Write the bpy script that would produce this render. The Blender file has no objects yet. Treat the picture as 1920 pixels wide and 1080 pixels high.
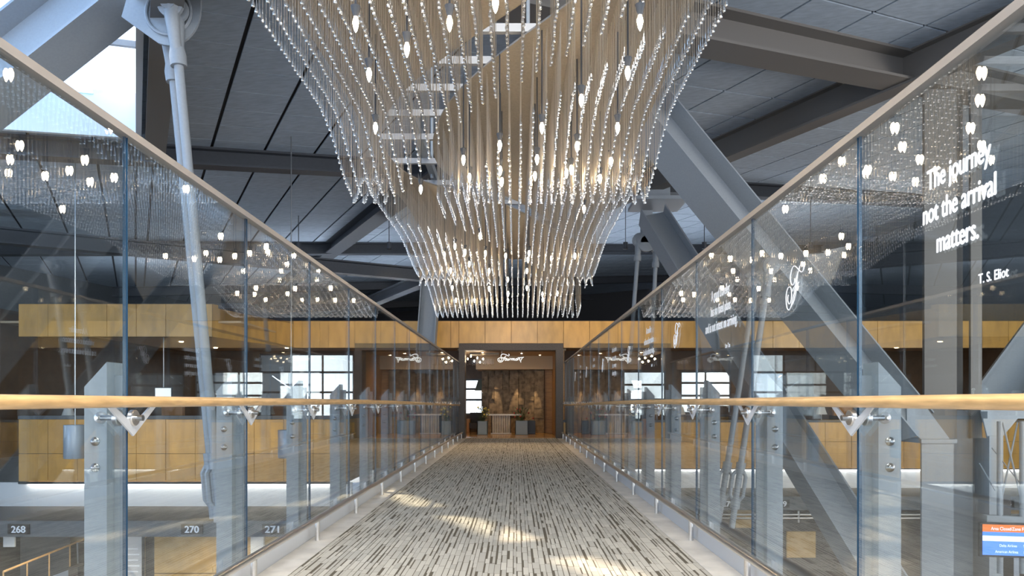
import bpy, math, random
from mathutils import Vector, Matrix
random.seed(7)
C = bpy.context.scene.collection
SC = bpy.context.scene
F = 1300.0; VX, VY, EYE = 966.0, 752.0, 1.07

# ------------------------------------------------------------------ camera, sky, exposure
cam_d = bpy.data.cameras.new('camera'); cam = bpy.data.objects.new('camera', cam_d); C.objects.link(cam)
cam.location = (0, 0, EYE); cam.rotation_euler = (math.radians(90), 0, 0)
cam_d.sensor_width = 36; cam_d.lens = F/1920*36
cam_d.shift_x = (960-VX)/1920; cam_d.shift_y = (VY-540)/1920
cam_d.clip_start = .05; cam_d.clip_end = 400
SC.camera = cam
SC.view_settings.view_transform = 'Standard'; SC.view_settings.look = 'None'
SC.view_settings.gamma = 1; SC.view_settings.use_curve_mapping = False
SC.view_settings.exposure = 0.82
SC.cycles.max_bounces = 10; SC.cycles.transparent_max_bounces = 40
SC.cycles.glossy_bounces = 5; SC.cycles.diffuse_bounces = 4
SC.cycles.sample_clamp_indirect = 6
SC.cycles.use_denoising = True
w = bpy.data.worlds.new('sky'); SC.world = w; w.use_nodes = True
nt = w.node_tree; bg = nt.nodes['Background']
tc = nt.nodes.new('ShaderNodeTexCoord'); sx = nt.nodes.new('ShaderNodeSeparateXYZ')
rp = nt.nodes.new('ShaderNodeValToRGB')
rp.color_ramp.elements[0].position = 0.0; rp.color_ramp.elements[0].color = (.92, .95, 1, 1)
rp.color_ramp.elements[1].position = 0.8; rp.color_ramp.elements[1].color = (.38, .60, 1, 1)
nt.links.new(tc.outputs['Generated'], sx.inputs[0]); nt.links.new(sx.outputs[2], rp.inputs[0])
nt.links.new(rp.outputs[0], bg.inputs[0]); bg.inputs[1].default_value = 1.5

def light(name, kind, loc, energy, col=(1, .72, .42), size=.1, rot=None, spot=60, blend=.6, target=None, sy=None):
    d = bpy.data.lights.new(name, kind); d.energy = energy; d.color = col; o = bpy.data.objects.new(name, d); C.objects.link(o); o.location = loc
    if kind == 'SPOT': d.spot_size = math.radians(spot); d.spot_blend = blend; d.shadow_soft_size = size
    elif kind == 'AREA':
        d.size = size
        if sy: d.shape = 'RECTANGLE'; d.size_y = sy
    elif kind == 'SUN': d.angle = math.radians(size)
    else: d.shadow_soft_size = size
    if target is not None: o.rotation_euler = (Vector(target)-Vector(loc)).to_track_quat('-Z', 'Y').to_euler()
    return o
light('sun', 'SUN', (-4.58, 7.75, 9), 4.0, (1, .84, .62), 1.6, target=(-.6, 6.85, 3.1))
# added area lamps standing in for daylight from the unseen hall end and sides
light('daylight_fill', 'AREA', (0, -9, 2.8), 360, (.70, .85, 1), 18, target=(0, 5, 2.2), sy=6)
light('daylight_fill', 'AREA', (14.5, 4.5, 2.6), 480, (1, .94, .86), 5, target=(5, 11.5, 2), sy=4)  # added to brighten the right-hand column and struts; no window modelled here
light('overhead_fill', 'AREA', (-.2, .3, 5.2), 560, (1, .98, .95), 3.0, target=(-.2, 2.4, 0), sy=4)  # added overhead lamp brightening the near carpet; the ceiling has no opening here
light('daylight_fill', 'AREA', (-14, 1, 2.5), 330, (.34, .60, 1), 8, target=(0, 7, 4.5), sy=5)

# ------------------------------------------------------------------ helpers
def P(px, py, Y):
    return Vector(((px-VX)/F*Y, Y, EYE+(VY-py)/F*Y))

class MB:
    def __init__(s): s.v = []; s.f = []
    def add(s, vs, fs):
        n = len(s.v); s.v += [tuple(q) for q in vs]; s.f += [tuple(i+n for i in q) for q in fs]; return s
    def box(s, x0, x1, y0, y1, z0, z1):
        vs = [(x, y, z) for z in (z0, z1) for y in (y0, y1) for x in (x0, x1)]
        return s.add(vs, [(0,2,3,1),(4,5,7,6),(0,1,5,4),(2,6,7,3),(0,4,6,2),(1,3,7,5)])
    def hexa(s, a):
        return s.add(a, [(0,3,2,1),(4,5,6,7),(0,1,5,4),(1,2,6,5),(2,3,7,6),(3,0,4,7)])
    def bar(s, p0, p1, w_, h_, up=(0, 0, 1), du=0, dv=0):
        p0, p1 = Vector(p0), Vector(p1); d = (p1-p0).normalized(); up = Vector(up)
        u = d.cross(up)
        if u.length < 1e-4: u = d.cross(Vector((0, 1, 0)))
        u.normalize(); v = u.cross(d).normalized()
        a = []
        for p in (p0, p1):
            for (i, j) in ((-1,-1),(1,-1),(1,1),(-1,1)):
                a.append(p+u*(du+i*w_/2)+v*(dv+j*h_/2))
        return s.hexa(a)
    def ibeam(s, p0, p1, w_, h_, tf=.03, tw=.02, up=(0, 0, 1)):
        s.bar(p0, p1, w_, tf, up, 0, h_/2-tf/2); s.bar(p0, p1, w_, tf, up, 0, -h_/2+tf/2)
        return s.bar(p0, p1, tw, h_-2*tf, up)
    def tube(s, pts, r, n=8, cap=True):
        pts = [Vector(p) for p in pts]; m = len(pts); base = len(s.v); ref = None
        rs = r if isinstance(r, (list, tuple)) else [r]*m
        for i, p in enumerate(pts):
            d = (pts[min(i+1, m-1)]-pts[max(i-1, 0)]).normalized()
            if ref is None:
                ref = d.cross(Vector((0, 0, 1)))
                if ref.length < 1e-3: ref = d.cross(Vector((1, 0, 0)))
            ref = (ref-d*ref.dot(d)).normalized(); q = d.cross(ref)
            for k in range(n):
                t = 2*math.pi*k/n
                s.v.append(tuple(p+(ref*math.cos(t)+q*math.sin(t))*rs[i]))
        for i in range(m-1):
            for k in range(n):
                a = base+i*n+k; b = base+i*n+(k+1) % n
                s.f.append((a, b, b+n, a+n))
        if cap:
            s.f.append(tuple(base+k for k in range(n-1, -1, -1))); s.f.append(tuple(base+(m-1)*n+k for k in range(n)))
        return s
    def lathe(s, prof, c, n=12, axis='z'):
        base = len(s.v); c = Vector(c)
        for (r, z) in prof:
            for k in range(n):
                t = 2*math.pi*k/n; a, b = r*math.cos(t), r*math.sin(t)
                q = (a, b, z) if axis == 'z' else ((z, a, b) if axis == 'x' else (b, z, a))
                s.v.append(tuple(c+Vector(q)))
        for i in range(len(prof)-1):
            for k in range(n):
                a = base+i*n+k; b = base+i*n+(k+1) % n
                s.f.append((a, b, b+n, a+n))
        s.f.append(tuple(base+k for k in range(n-1, -1, -1))); s.f.append(tuple(base+(len(prof)-1)*n+k for k in range(n)))
        return s
    def prism(s, poly, o, u, v, depth):
        o, u, v = Vector(o), Vector(u), Vector(v); nrm = u.cross(v).normalized()*depth
        n = len(poly); a = [o+u*x+v*y for x, y in poly]
        fs = [tuple(range(n-1, -1, -1)), tuple(range(n, 2*n))]+[(i, (i+1) % n, n+(i+1) % n, n+i) for i in range(n)]
        return s.add(a+[q+nrm for q in a], fs)
    def build(s, name, m=None, parent=None, smooth=False, loc=None):
        me = bpy.data.meshes.new(name); me.from_pydata(s.v, [], s.f); me.update()
        o = bpy.data.objects.new(name, me); C.objects.link(o)
        if m: me.materials.append(m)
        if smooth:
            me.polygons.foreach_set('use_smooth', [True]*len(me.polygons))
            try: me.set_sharp_from_angle(angle=math.radians(40))
            except Exception: pass
        if parent: o.parent = parent; o.matrix_parent_inverse = Matrix.Translation(parent.location).inverted()
        return o

def tag(o, label, cat, group=None):
    o['label'] = label; o['category'] = cat
    if group: o['group'] = group
    return o
def struct(o): o['kind'] = 'structure'; return o
def thing(name, label, cat, loc=(0, 0, 0), group=None):
    o = bpy.data.objects.new(name, None); C.objects.link(o); o.location = loc; o.empty_display_size = .1
    return tag(o, label, cat, group)

def mat(name, col, rough=.5, metal=0, nscale=0, namt=0, stretch=(1, 1, 1), bump=0, emit=0, ecol=None, coat=0, spec=None):
    m = bpy.data.materials.new(name); m.use_nodes = True; t = m.node_tree; b = t.nodes['Principled BSDF']
    b.inputs['Base Color'].default_value = (*col, 1); b.inputs['Roughness'].default_value = rough; b.inputs['Metallic'].default_value = metal
    if spec is not None: b.inputs['Specular IOR Level'].default_value = spec
    if coat: b.inputs['Coat Weight'].default_value = coat; b.inputs['Coat Roughness'].default_value = .15
    if emit: b.inputs['Emission Color'].default_value = (*(ecol or col), 1); b.inputs['Emission Strength'].default_value = emit
    if nscale:
        g = t.nodes.new('ShaderNodeNewGeometry'); mp = t.nodes.new('ShaderNodeMapping'); mp.inputs['Scale'].default_value = stretch
        nz = t.nodes.new('ShaderNodeTexNoise'); nz.inputs['Scale'].default_value = nscale; nz.inputs['Detail'].default_value = 4
        t.links.new(g.outputs['Position'], mp.inputs[0]); t.links.new(mp.outputs[0], nz.inputs['Vector'])
        r = t.nodes.new('ShaderNodeValToRGB'); r.color_ramp.elements[0].position = .3; r.color_ramp.elements[1].position = .7
        r.color_ramp.elements[0].color = (*[c*(1-namt) for c in col], 1); r.color_ramp.elements[1].color = (*[min(1, c*(1+namt)) for c in col], 1)
        t.links.new(nz.outputs[0], r.inputs[0]); t.links.new(r.outputs[0], b.inputs['Base Color'])
        if bump:
            bp = t.nodes.new('ShaderNodeBump'); bp.inputs['Strength'].default_value = bump; bp.inputs['Distance'].default_value = .01
            t.links.new(nz.outputs[0], bp.inputs['Height']); t.links.new(bp.outputs[0], b.inputs['Normal'])
    return m

def clear_mat(name, base, power, gain, tint, rough=0.0, gcol=(1, 1, 1)):
    """thin clear glass: straight transmission plus a Fresnel-like mirror share"""
    m = bpy.data.materials.new(name); m.use_nodes = True; t = m.node_tree; t.nodes.clear()
    out = t.nodes.new('ShaderNodeOutputMaterial'); mx = t.nodes.new('ShaderNodeMixShader')
    tr = t.nodes.new('ShaderNodeBsdfTransparent'); tr.inputs[0].default_value = (*tint, 1)
    gl = t.nodes.new('ShaderNodeBsdfGlossy'); gl.inputs['Roughness'].default_value = rough; gl.inputs[0].default_value = (*gcol, 1)
    lw = t.nodes.new('ShaderNodeLayerWeight'); lw.inputs[0].default_value = .5
    pw = t.nodes.new('ShaderNodeMath'); pw.operation = 'POWER'; pw.inputs[1].default_value = power
    ma = t.nodes.new('ShaderNodeMath'); ma.operation = 'MULTIPLY_ADD'; ma.inputs[1].default_value = gain; ma.inputs[2].default_value = base
    ma.use_clamp = True
    t.links.new(lw.outputs['Facing'], pw.inputs[0]); t.links.new(pw.outputs[0], ma.inputs[0]); t.links.new(ma.outputs[0], mx.inputs[0])
    t.links.new(tr.outputs[0], mx.inputs[1]); t.links.new(gl.outputs[0], mx.inputs[2]); t.links.new(mx.outputs[0], out.inputs[0])
    return m

def carpet_mat():
    m = bpy.data.materials.new('carpet'); m.use_nodes = True; t = m.node_tree; b = t.nodes['Principled BSDF']
    N = t.nodes.new; L = t.links.new
    def M(op, a, c=None, d=None):
        n = N('ShaderNodeMath'); n.operation = op
        for i, q in enumerate((a, c, d)):
            if q is None: continue
            if isinstance(q, (int, float)): n.inputs[i].default_value = q
            else: L(q, n.inputs[i])
        return n.outputs[0]
    g = N('ShaderNodeNewGeometry'); s = N('ShaderNodeSeparateXYZ'); L(g.outputs['Position'], s.inputs[0])
    x, y = s.outputs[0], s.outputs[1]
    nz = N('ShaderNodeTexNoise'); nz.noise_dimensions = '1D'; nz.inputs['Scale'].default_value = 14; nz.inputs['Detail'].default_value = 1; L(x, nz.inputs['W'])
    xx = M('MULTIPLY_ADD', nz.outputs[0], .05, x)
    xr = M('DIVIDE', xx, .036); row = M('FLOOR', xr); fx = M('FRACT', xr)
    h1 = N('ShaderNodeTexWhiteNoise'); h1.noise_dimensions = '1D'; L(row, h1.inputs['W'])
    ys = M('MULTIPLY_ADD', h1.outputs[0], 3.1, y)
    nz2 = N('ShaderNodeTexNoise'); nz2.noise_dimensions = '2D'; nz2.inputs['Scale'].default_value = 2.2
    cb = N('ShaderNodeCombineXYZ'); L(row, cb.inputs[0]); L(ys, cb.inputs[1]); L(cb.outputs[0], nz2.inputs['Vector'])
    ys2 = M('MULTIPLY_ADD', nz2.outputs[0], .35, ys)
    yr = M('DIVIDE', ys2, .2); col = M('FLOOR', yr); fy = M('FRACT', yr)
    cb2 = N('ShaderNodeCombineXYZ'); L(row, cb2.inputs[0]); L(col, cb2.inputs[1])
    h2 = N('ShaderNodeTexWhiteNoise'); h2.noise_dimensions = '2D'; L(cb2.outputs[0], h2.inputs['Vector'])
    hs = N('ShaderNodeSeparateColor'); L(h2.outputs['Color'], hs.inputs[0])
    thr = M('MULTIPLY_ADD', M('POWER', hs.outputs[0], 1.6), .42, .05)
    dark = M('MAXIMUM', M('LESS_THAN', fx, thr), M('LESS_THAN', fy, .022))
    r = N('ShaderNodeMix'); r.data_type = 'RGBA'; L(hs.outputs[1], r.inputs['Factor'])
    r.inputs['A'].default_value = (.43, .395, .335, 1); r.inputs['B'].default_value = (.56, .515, .435, 1)
    r2 = N('ShaderNodeMix'); r2.data_type = 'RGBA'; L(dark, r2.inputs['Factor']); L(r.outputs['Result'], r2.inputs['A'])
    r2.inputs['B'].default_value = (.125, .105, .078, 1)
    L(r2.outputs['Result'], b.inputs['Base Color']); b.inputs['Roughness'].default_value = .95; b.inputs['Specular IOR Level'].default_value = .1
    bp = N('ShaderNodeBump'); bp.inputs['Strength'].default_value = .3; bp.inputs['Distance'].default_value = .003; bp.invert = True
    L(dark, bp.inputs['Height']); L(bp.outputs[0], b.inputs['Normal'])
    return m

M_carpet = carpet_mat()
M_glass = clear_mat('glass', .085, 4.0, .8, (.955, .985, .985))
M_drop = clear_mat('crystal', .66, 2.0, .34, (.84, .86, .88), .10, (1, .985, .96))
M_edge = mat('glass_edge', (.02, .06, .11), .06, 0, coat=1)
M_cap = mat('bronze_rail_metal', (.33, .31, .295), .45, .5)
M_steel = mat('stainless_steel', (.72, .69, .66), .3, 1, 60, .06, (1, .05, 1))
M_chan = mat('satin_aluminium', (.62, .62, .63), .4, .25)
M_wood = mat('ash_handrail_wood', (.62, .375, .16), .3, 0, 9, .22, (6, .7, 6), coat=.5)
M_paint = mat('grey_painted_steel', (.27, .295, .32), .45, 0, 40, .04, bump=.08)
M_paintd = mat('dark_painted_steel', (.04, .045, .055), .5, 0, 20, .08)
M_beam = mat('roof_beam_paint', (.13, .12, .11), .55)
M_tile = mat('ceiling_panel', (.34, .40, .47), .8, 0, 6, .12, (1, 3, 1))
M_roof = mat('roof_deck', (.05, .05, .055), .9)
M_white = mat('white_paint', (.80, .81, .82), .6)
M_stone = mat('threshold_stone', (.62, .57, .50), .5, 0, 5, .15)
M_panel = mat('maple_wall_panel', (.58, .315, .07), .38, 0, 5, .16, (1, 1, .35), coat=.2)
M_pangap = mat('panel_gap', (.16, .09, .03), .7)
M_granite = mat('dark_granite', (.075, .056, .042), .4, 0, 60, .7, spec=.3)
M_slate = mat('riven_stone', (.15, .11, .07), .8, 0, 7, .55, (1, 1, 1), bump=1.0)
M_brown = mat('lounge_brown_wall', (.10, .055, .025), .5, 0, 4, .2)
M_lwood = mat('lounge_timber', (.30, .15, .04), .45, 0, 8, .25, (.4, .4, 4))
M_lceil = mat('lounge_ceiling', (.50, .38, .25), .7)
M_lfloor = mat('lounge_floor_wood', (.46, .26, .09), .2, 0, 8, .2, (.3, 3, 1), coat=.4)
M_conc = mat('fascia_grey', (.12, .13, .14), .6, 0, 10, .08)
M_dkcarp = mat('mezzanine_carpet', (.10, .09, .082), .9, 0, 30, .3)
M_black = mat('black', (.012, .012, .014), .4)
M_bolt = mat('bolt_steel', (.35, .36, .37), .3, 1)
M_text = mat('white_vinyl', (.92, .93, .96), .5)
M_scr = mat('sign_white', (.95, .95, .92), .5, emit=.45)
M_bulb = mat('lit_bulb', (1, .82, .55), .3, emit=60, ecol=(1, .76, .48))
M_plate = mat('champagne_plate', (.27, .232, .188), .42, .35, 60, .10)
M_bar = mat('crossbar_grey', (.30, .31, .33), .5)
M_wire = mat('steel_wire', (.48, .42, .34), .35, .5)
M_lampon = mat('lit_lens', (1, .85, .6), .4, emit=10, ecol=(1, .76, .45))
M_cove = mat('cove_tube', (1, 1, 1), .4, emit=16, ecol=(1, .96, .90))
M_plant = mat('planter_blue_grey', (.23, .29, .34), .45)
M_leaf = mat('leaf', (.05, .085, .03), .5); M_red = mat('red_bloom', (.30, .035, .03), .5); M_yel = mat('yellow_bloom', (.6, .5, .1), .5)
M_shade = mat('lamp_shade_white', (.85, .84, .80), .7); M_shadeg = mat('lamp_shade_green', (.10, .13, .11), .7)
M_ground = mat('apron', (.62, .63, .64), .8)
M_lower = mat('lower_floor', (.16, .13, .10), .4)
M_dkwall = mat('dark_lower_wall', (.055, .045, .04), .6)
M_ply = mat('lower_wood_panel', (.50, .31, .10), .45, 0, 4, .12)
M_fab = mat('dark_upholstery', (.05, .045, .045), .8); M_tan = mat('tan_leather', (.48, .22, .06), .5)
M_pend = mat('pendant_grey', (.33, .36, .39), .4, .3)

XL, XR, S0, PITCH, NP = -1.62, 1.43, 2.88, 1.29, 14   # glass planes, first seam, pane pitch
YW = 20.0                                             # lounge wall
seam = [S0+PITCH*k for k in range(-3, NP)]            # index 3 = first seam in view

# ------------------------------------------------------------------ bridge deck
struct(MB().box(-1.39, 1.205, -3, YW, -.02, 0).build('floor', M_carpet))
struct(MB().box(-1.72, 1.53, -3, YW, -.42, -.02).build('bridge_slab', M_conc))
for nm, (a, b_) in (('trim_1', (-1.585, -1.39)), ('trim_2', (1.205, 1.395))):
    q = MB(); y = -3
    while y < YW-.01:
        y1 = min(y+.32, YW); q.box(a+.002, b_-.002, y+.002, y1-.002, -.02, .003); y = y1
    struct(q.build(nm, M_stone))
struct(MB().box(-1.665, -1.585, -3, YW, -.02, .105).build('base_channel', M_chan))
struct(MB().box(1.395, 1.475, -3, YW, -.02, .105).build('base_channel', M_chan))

ORD = ['nearest', 'second', 'third', 'fourth', 'fifth', 'sixth', 'seventh', 'eighth', 'ninth', 'tenth', 'eleventh', 'twelfth', 'thirteenth', 'fourteenth', 'farthest', 'last']

# lettering --------------------------------------------------------
def text_obj(s, name, m, size, mtx, parent=None, width=None, xs=1, bold=.0, align='CENTER'):
    cu = bpy.data.curves.new('t', 'FONT'); cu.body = s; cu.size = size; cu.align_x = align; cu.fill_mode = 'FRONT'
    o = bpy.data.objects.new('t', cu); C.objects.link(o)
    dg = bpy.context.evaluated_depsgraph_get(); me = bpy.data.meshes.new_from_object(o.evaluated_get(dg))
    bpy.data.objects.remove(o)
    xsn = [v.co.x for v in me.vertices]
    if width: xs = width/(max(xsn)-min(xsn))
    me.transform(Matrix.Diagonal((xs, 1, 1, 1)))
    if bold:
        V0 = [v.co.copy() for v in me.vertices]; F0 = [tuple(p.vertices) for p in me.polygons]; n = len(V0)
        V, Fc = [], []
        for i, (ax, ay) in enumerate(((-1, 0), (1, 0), (0, .6), (0, -.6), (0, 0))):
            V += [v+Vector((ax*bold, ay*bold, i*.00008)) for v in V0]; Fc += [tuple(a+n*i for a in f) for f in F0]
        bpy.data.meshes.remove(me); me = bpy.data.meshes.new('t'); me.from_pydata(V, [], Fc); me.update()
    me.transform(mtx)
    me.materials.clear(); me.materials.append(m)
    o = bpy.data.objects.new(name, me); C.objects.link(o)
    if parent: o.parent = parent; o.matrix_parent_inverse = Matrix.Translation(parent.location).inverted()
    return o
def frame(o, u, v):
    u, v = Vector(u), Vector(v); n = u.cross(v)
    return Matrix(((u.x, v.x, n.x, o[0]), (u.y, v.y, n.y, o[1]), (u.z, v.z, n.z, o[2]), (0, 0, 0, 1)))

FSTR = [[(370,225),(378,180),(400,145),(425,138),(445,160),(448,195),(435,245),(408,270),(370,240),(330,195),(295,168),(260,190),(235,270),(222,350),(225,430),(245,485),(270,485),(290,440),(298,380)],
        [(360,250),(335,320),(318,400),(312,470),(290,600),(270,700),(240,820),(210,900),(190,912),(165,875),(150,780),(148,680),(165,580),(190,530),(210,522),(232,550),(242,640),(235,740),(215,800),(198,808),(180,770),(176,710),(187,660)],
        [(345,310),(332,400),(326,490),(306,640),(280,760),(230,865)], [(262,595),(275,540),(295,515),(330,510),(360,440)], [(330,500),(340,545)]]
def smooth(pts, n=5):
    o = []; m = len(pts)
    for i in range(m-1):
        p0, p1, p2, p3 = (Vector(pts[max(0, min(m-1, i+d))]) for d in (-1, 0, 1, 2))
        for k in range(n):
            t = k/n
            o.append(.5*((2*p1)+(p2-p0)*t+(2*p0-5*p1+4*p2-p3)*t*t+(3*p1-p0-3*p2+p3)*t**3))
    o.append(Vector(pts[-1])); return o
def f_emblem(cy, parent):
    q = MB(); x = XR-.0075
    for st in FSTR:
        pts = []
        for p in smooth(st, 4):
            px, py = 1460+p.x/9, 480+p.y/9; Y = (XR)*F/(px-VX); z = EYE+(VY-py)*Y/F
            pts.append((x, cy+(Y-3.525), z))
        q.tube(pts, .0022, 5)
    return q.build('script_emblem', M_text, parent)
QUOTES = {0: (['The journey', 'not the arrival', 'matters.'], 'T. S. Eliot'), 2: (['A good traveller', 'has no fixed plans', 'and is not intent on arriving.'], 'Lao Tzu'),
          4: (['A traveller', 'without observation', 'is a bird without wings.'], 'Saadi'),
          6: (["One\u2019s destination", 'is never a place,', 'but a new way', 'of seeing things.'], None),
          8: (['To travel', 'is to discover.'], None), 10: (['The journey', 'not the', 'arrival'], None)}
QDESC = {0: 'the three line quote ending in matters', 2: 'the three line quote ending in arriving', 4: 'the three line quote about a bird', 6: 'the small four line quote', 8: 'a small two line quote', 10: 'a tiny three line quote'}
def quote(k, cy, parent):
    lines, auth = QUOTES[k]; z = 1.795
    if k == 6: z = 1.78
    for s in lines:
        text_obj(s, 'lettering', M_text, .098, frame((XR-.0072, cy, z), (0, -1, 0), (0, 0, 1)), parent, xs=.66, bold=.0032); z -= .112
    if auth:
        text_obj(auth, 'lettering', M_text, .042, frame((XR-.0072, cy-.17, 1.43), (0, -1, 0), (0, 0, 1)), parent, xs=.8, bold=.0014)

def pane(side, i, y0, y1):
    X = XL if side == 'left' else XR
    n = max(0, i-3)
    k = i-3+0
    extra = ''
    if side == 'right' and k in QUOTES: lab = 'clear glass pane on the right carrying '+QDESC[k]
    elif side == 'right' and k in (1, 3, 5, 7, 9, 11): lab = '%s clear pane on the right with one white script F emblem' % {1: 'nearest', 3: 'second', 5: 'third', 7: 'fourth', 9: 'fifth', 11: 'sixth'}[k]
    elif k < 0: lab = 'clear glass pane on the %s %s behind the camera' % (side, ['directly', 'next', 'second'][-k-1] if -k <= 3 else 'further')
    else: lab = '%s clear glass pane of the %s balustrade counted from the front' % (ORD[min(k, 13)] if k < 14 else 'farthest', side)
    o = thing('glass_panel', lab, 'glass panel', (X, (y0+y1)/2, .085), 'frameless glass balustrade panes')
    MB().box(X-.006, X+.006, y0+.009, y1-.009, .085, 2.17).build('pane', M_glass, o)
    for ye in (y0+.006, y1-.009): MB().box(X-.0061, X+.0061, ye, ye+.003, .085, 2.17).build('polished_edge', M_edge, o)
    if side == 'right':
        if k in QUOTES: quote(k, (y0+y1)/2, o)
        elif k in (1, 3, 5, 7, 9, 11): f_emblem((y0+y1)/2, o)
edges = [S0+PITCH*k for k in range(-2, NP)]
edges = edges+[YW-.02]
for side in ('left', 'right'):
    for i in range(len(edges)-1): pane(side, i+2, edges[i], edges[i+1])
for side, X in (('left', XL), ('right', XR)):
    q = MB().box(X-.025, X+.025, -.5, YW-.02, 2.166, 2.198)
    tag(q.build('cap_rail', M_cap), 'bronze metal cap along the top edge of the %s glass' % side, 'rail', 'cap rails on the glass')

# posts -------------------------------------------------------------
def post_meshes(s):
    """s=-1 left: everything grows away from the bridge"""
    m = {}
    X = 0
    a, b_ = s*.10, s*.195
    q = MB()
    lo, hi = min(a, b_), max(a, b_)
    zt = {a: 1.235, b_: 1.13}
    q.hexa([(lo, .04, -.62), (hi, .04, -.62), (hi, .17, -.62), (lo, .17, -.62), (lo, .04, zt[lo]), (hi, .04, zt[hi]), (hi, .17, zt[hi]), (lo, .17, zt[lo])])
    m['post_body'] = (q, M_paint, False)
    f = s*.055
    q2 = MB().box(min(f, a), max(f, a), .095, .115, -.62, 1.18)
    m['web_plate'] = (q2, M_paint, False)
    return m
def bolt_mb(x, y, z): return MB().lathe([(.019, 0), (.019, -.004), (.016, -.006), (.013, -.013), (.006, -.017)], (x, y, z), 14, 'y')
def make_post(side):
    s = -1 if side == 'left' else 1
    root = thing('balustrade_post', 'x', 'post', (0, 0, 0), 'steel posts outside the %s glass' % side)
    for n_, (q, mm, sm) in post_meshes(s).items(): q.build(n_, mm, root, sm)
    for z in (.90, .79): bolt_mb(s*.148, .04, z).build('bolt', M_bolt, root, True)
    # clamp discs either side of the glass on one axle
    q = MB().lathe([(.012, -s*.075), (.012, s*.10)], (0, .0, 1.0), 12, 'x'); q.build('axle', M_bolt, root, True)
    for d in (-.034, .03):
        sd = s*d
        MB().lathe([(.031, sd-.011), (.034, sd-.008), (.034, sd+.008), (.031, sd+.011)], (0, 0, 1.0), 18, 'x').build('clamp_disc', M_steel, root, True)
    MB().lathe([(.026, 0), (.022, -.012), (.01, -.016), (.006, -.03)], (s*.125, .04, 1.0), 12, 'y').build('domed_nut', M_steel, root, True)
    x = -s*.032
    q = MB()
    for d in (-1, 1):
        poly = [(0, .925), (0, .972), (d*.155, 1.058), (d*.185, 1.05)]
        if d > 0: poly = poly[::-1]
        q.prism([(p[0], p[1]) for p in poly], (x-.004, 0, 0), (0, 1, 0), (0, 0, 1), .008)
    q.build('rail_bracket', M_chan, root)
    return root
def copy_tree(o, parent=None):
    c = o.copy(); C.objects.link(c)
    if parent: c.parent = parent
    for ch in [h for h in bpy.data.objects if h.parent == o]: copy_tree(ch, c)
    return c
POSTS = {}
for side, X in (('left', XL), ('right', XR)):
    proto = make_post(side)
    for k in range(-1, NP):
        o = proto if k == -1 else copy_tree(proto)
        o.location = (X, S0+PITCH*k, 0)
        o['label'] = '%s grey steel post outside the %s glass, counted from the front' % (ORD[k] if 0 <= k < 14 else 'unseen foremost', side)
for side, X in (('left', -1.58), ('right', 1.39)):
    q = MB().tube([(X, -.5, 1.068), (X, 3, 1.067), (X, 7, 1.062), (X, 10, 1.045), (X, 14, 1.005), (X, 19.6, .955)], .0238, 20)
    tag(q.build('handrail', M_wood, None, True), 'round pale timber handrail along the %s glass' % side, 'handrail', 'timber handrails of the bridge')
for side, X in (('left', -1.515), ('right', 1.345)):
    r_ = thing('foot_rail', 'low stainless steel guard rail on short posts along the %s floor edge' % side, 'rail', (X, 0, 0), 'low steel rails')
    MB().tube([(X, -.5, .168), (X, 10, .168), (X, 19.75, .168)], .0235, 16).build('rail', M_steel, r_, True)
    for k in range(-3, 12):
        MB().lathe([(.018, 0.0), (.018, .15)], (X, 5.31+PITCH*k, 0), 12).build('leg', M_steel, r_, True)
for y in (YW-.02,): pass

# ------------------------------------------------------------------ ceiling (tilted grid), skylight, roof beams
ZC = 5.4; AA = Vector((-.48, .877, 0)); BB = Vector((.877, .48, .104))
def CP(a, b_, dz=0): return AA*a+BB*b_+Vector((0, 0, ZC+dz))
def slab(q, a0, a1, b0, b1, z0, z1):
    q.hexa([CP(a0, b0, z0), CP(a0, b1, z0), CP(a1, b1, z0), CP(a1, b0, z0), CP(a0, b0, z1), CP(a0, b1, z1), CP(a1, b1, z1), CP(a1, b0, z1)])
SK = (5.2, 12.66, -6.0, 0.0)
q = MB(); rz = MB()
def zone(b_lo, b_hi, b_start, b_step, a_start, a_step, a_lo=-16, a_hi=56):
    b_ = b_start+b_step*math.floor((b_lo-b_start)/b_step)
    while b_ < b_hi:
        bb0, bb1 = max(b_, b_lo), min(b_+b_step, b_hi)
        a = a_start+a_step*math.floor((a_lo-a_start)/a_step)
        while a < a_hi:
            if bb1-bb0 > .06 and not (a+a_step > SK[0]+.05 and a < SK[1]-.05 and bb1 > SK[2]+.05 and bb0 < SK[3]-.05):
                ga, gb = (.02, .02) if b_lo > 5 else (.008, .026)
                slab(q, a+ga, a+a_step-ga, bb0+gb, bb1-gb, 0, .03)
            a += a_step
        b_ += b_step
zone(-22, SK[2], SK[2], .9, 9.27, .71); 
def zone2(a_lo, a_hi, b_lo, b_hi): zone(b_lo, b_hi, 1.168-.885*2, .885, 9.27, .71, a_lo, a_hi)
zone2(-16, SK[0], SK[2], SK[3]); zone2(SK[1], 56, SK[2], SK[3])
zone(SK[3], 5.2, 1.168-.885*2, .885, 9.27, .71); zone(5.2, 30, 7.56-1.17*3, 1.17, 7.68, .9)
struct(q.build('ceiling', M_tile))
for (a0, a1, b0, b1) in ((-16, SK[0]-.1, -22, 30), (SK[1]+.1, 56, -22, 30), (SK[0]-.1, SK[1]+.1, -22, SK[2]-.1), (SK[0]-.1, SK[1]+.1, SK[3]+.1, 30)):
    slab(rz, a0, a1, b0, b1, .06, .2)
struct(rz.build('ceiling_deck', M_roof))
q = MB(); t_ = .08; H = .6
slab(q, SK[1], SK[1]+t_, SK[2], SK[3]+t_, -.12, H); slab(q, SK[0]-t_, SK[0], SK[2], SK[3]+t_, -.12, H)
slab(q, SK[0], SK[1], SK[3], SK[3]+t_, -.12, H); slab(q, SK[0], SK[1], SK[2]-t_, SK[2], -.12, H)
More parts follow.
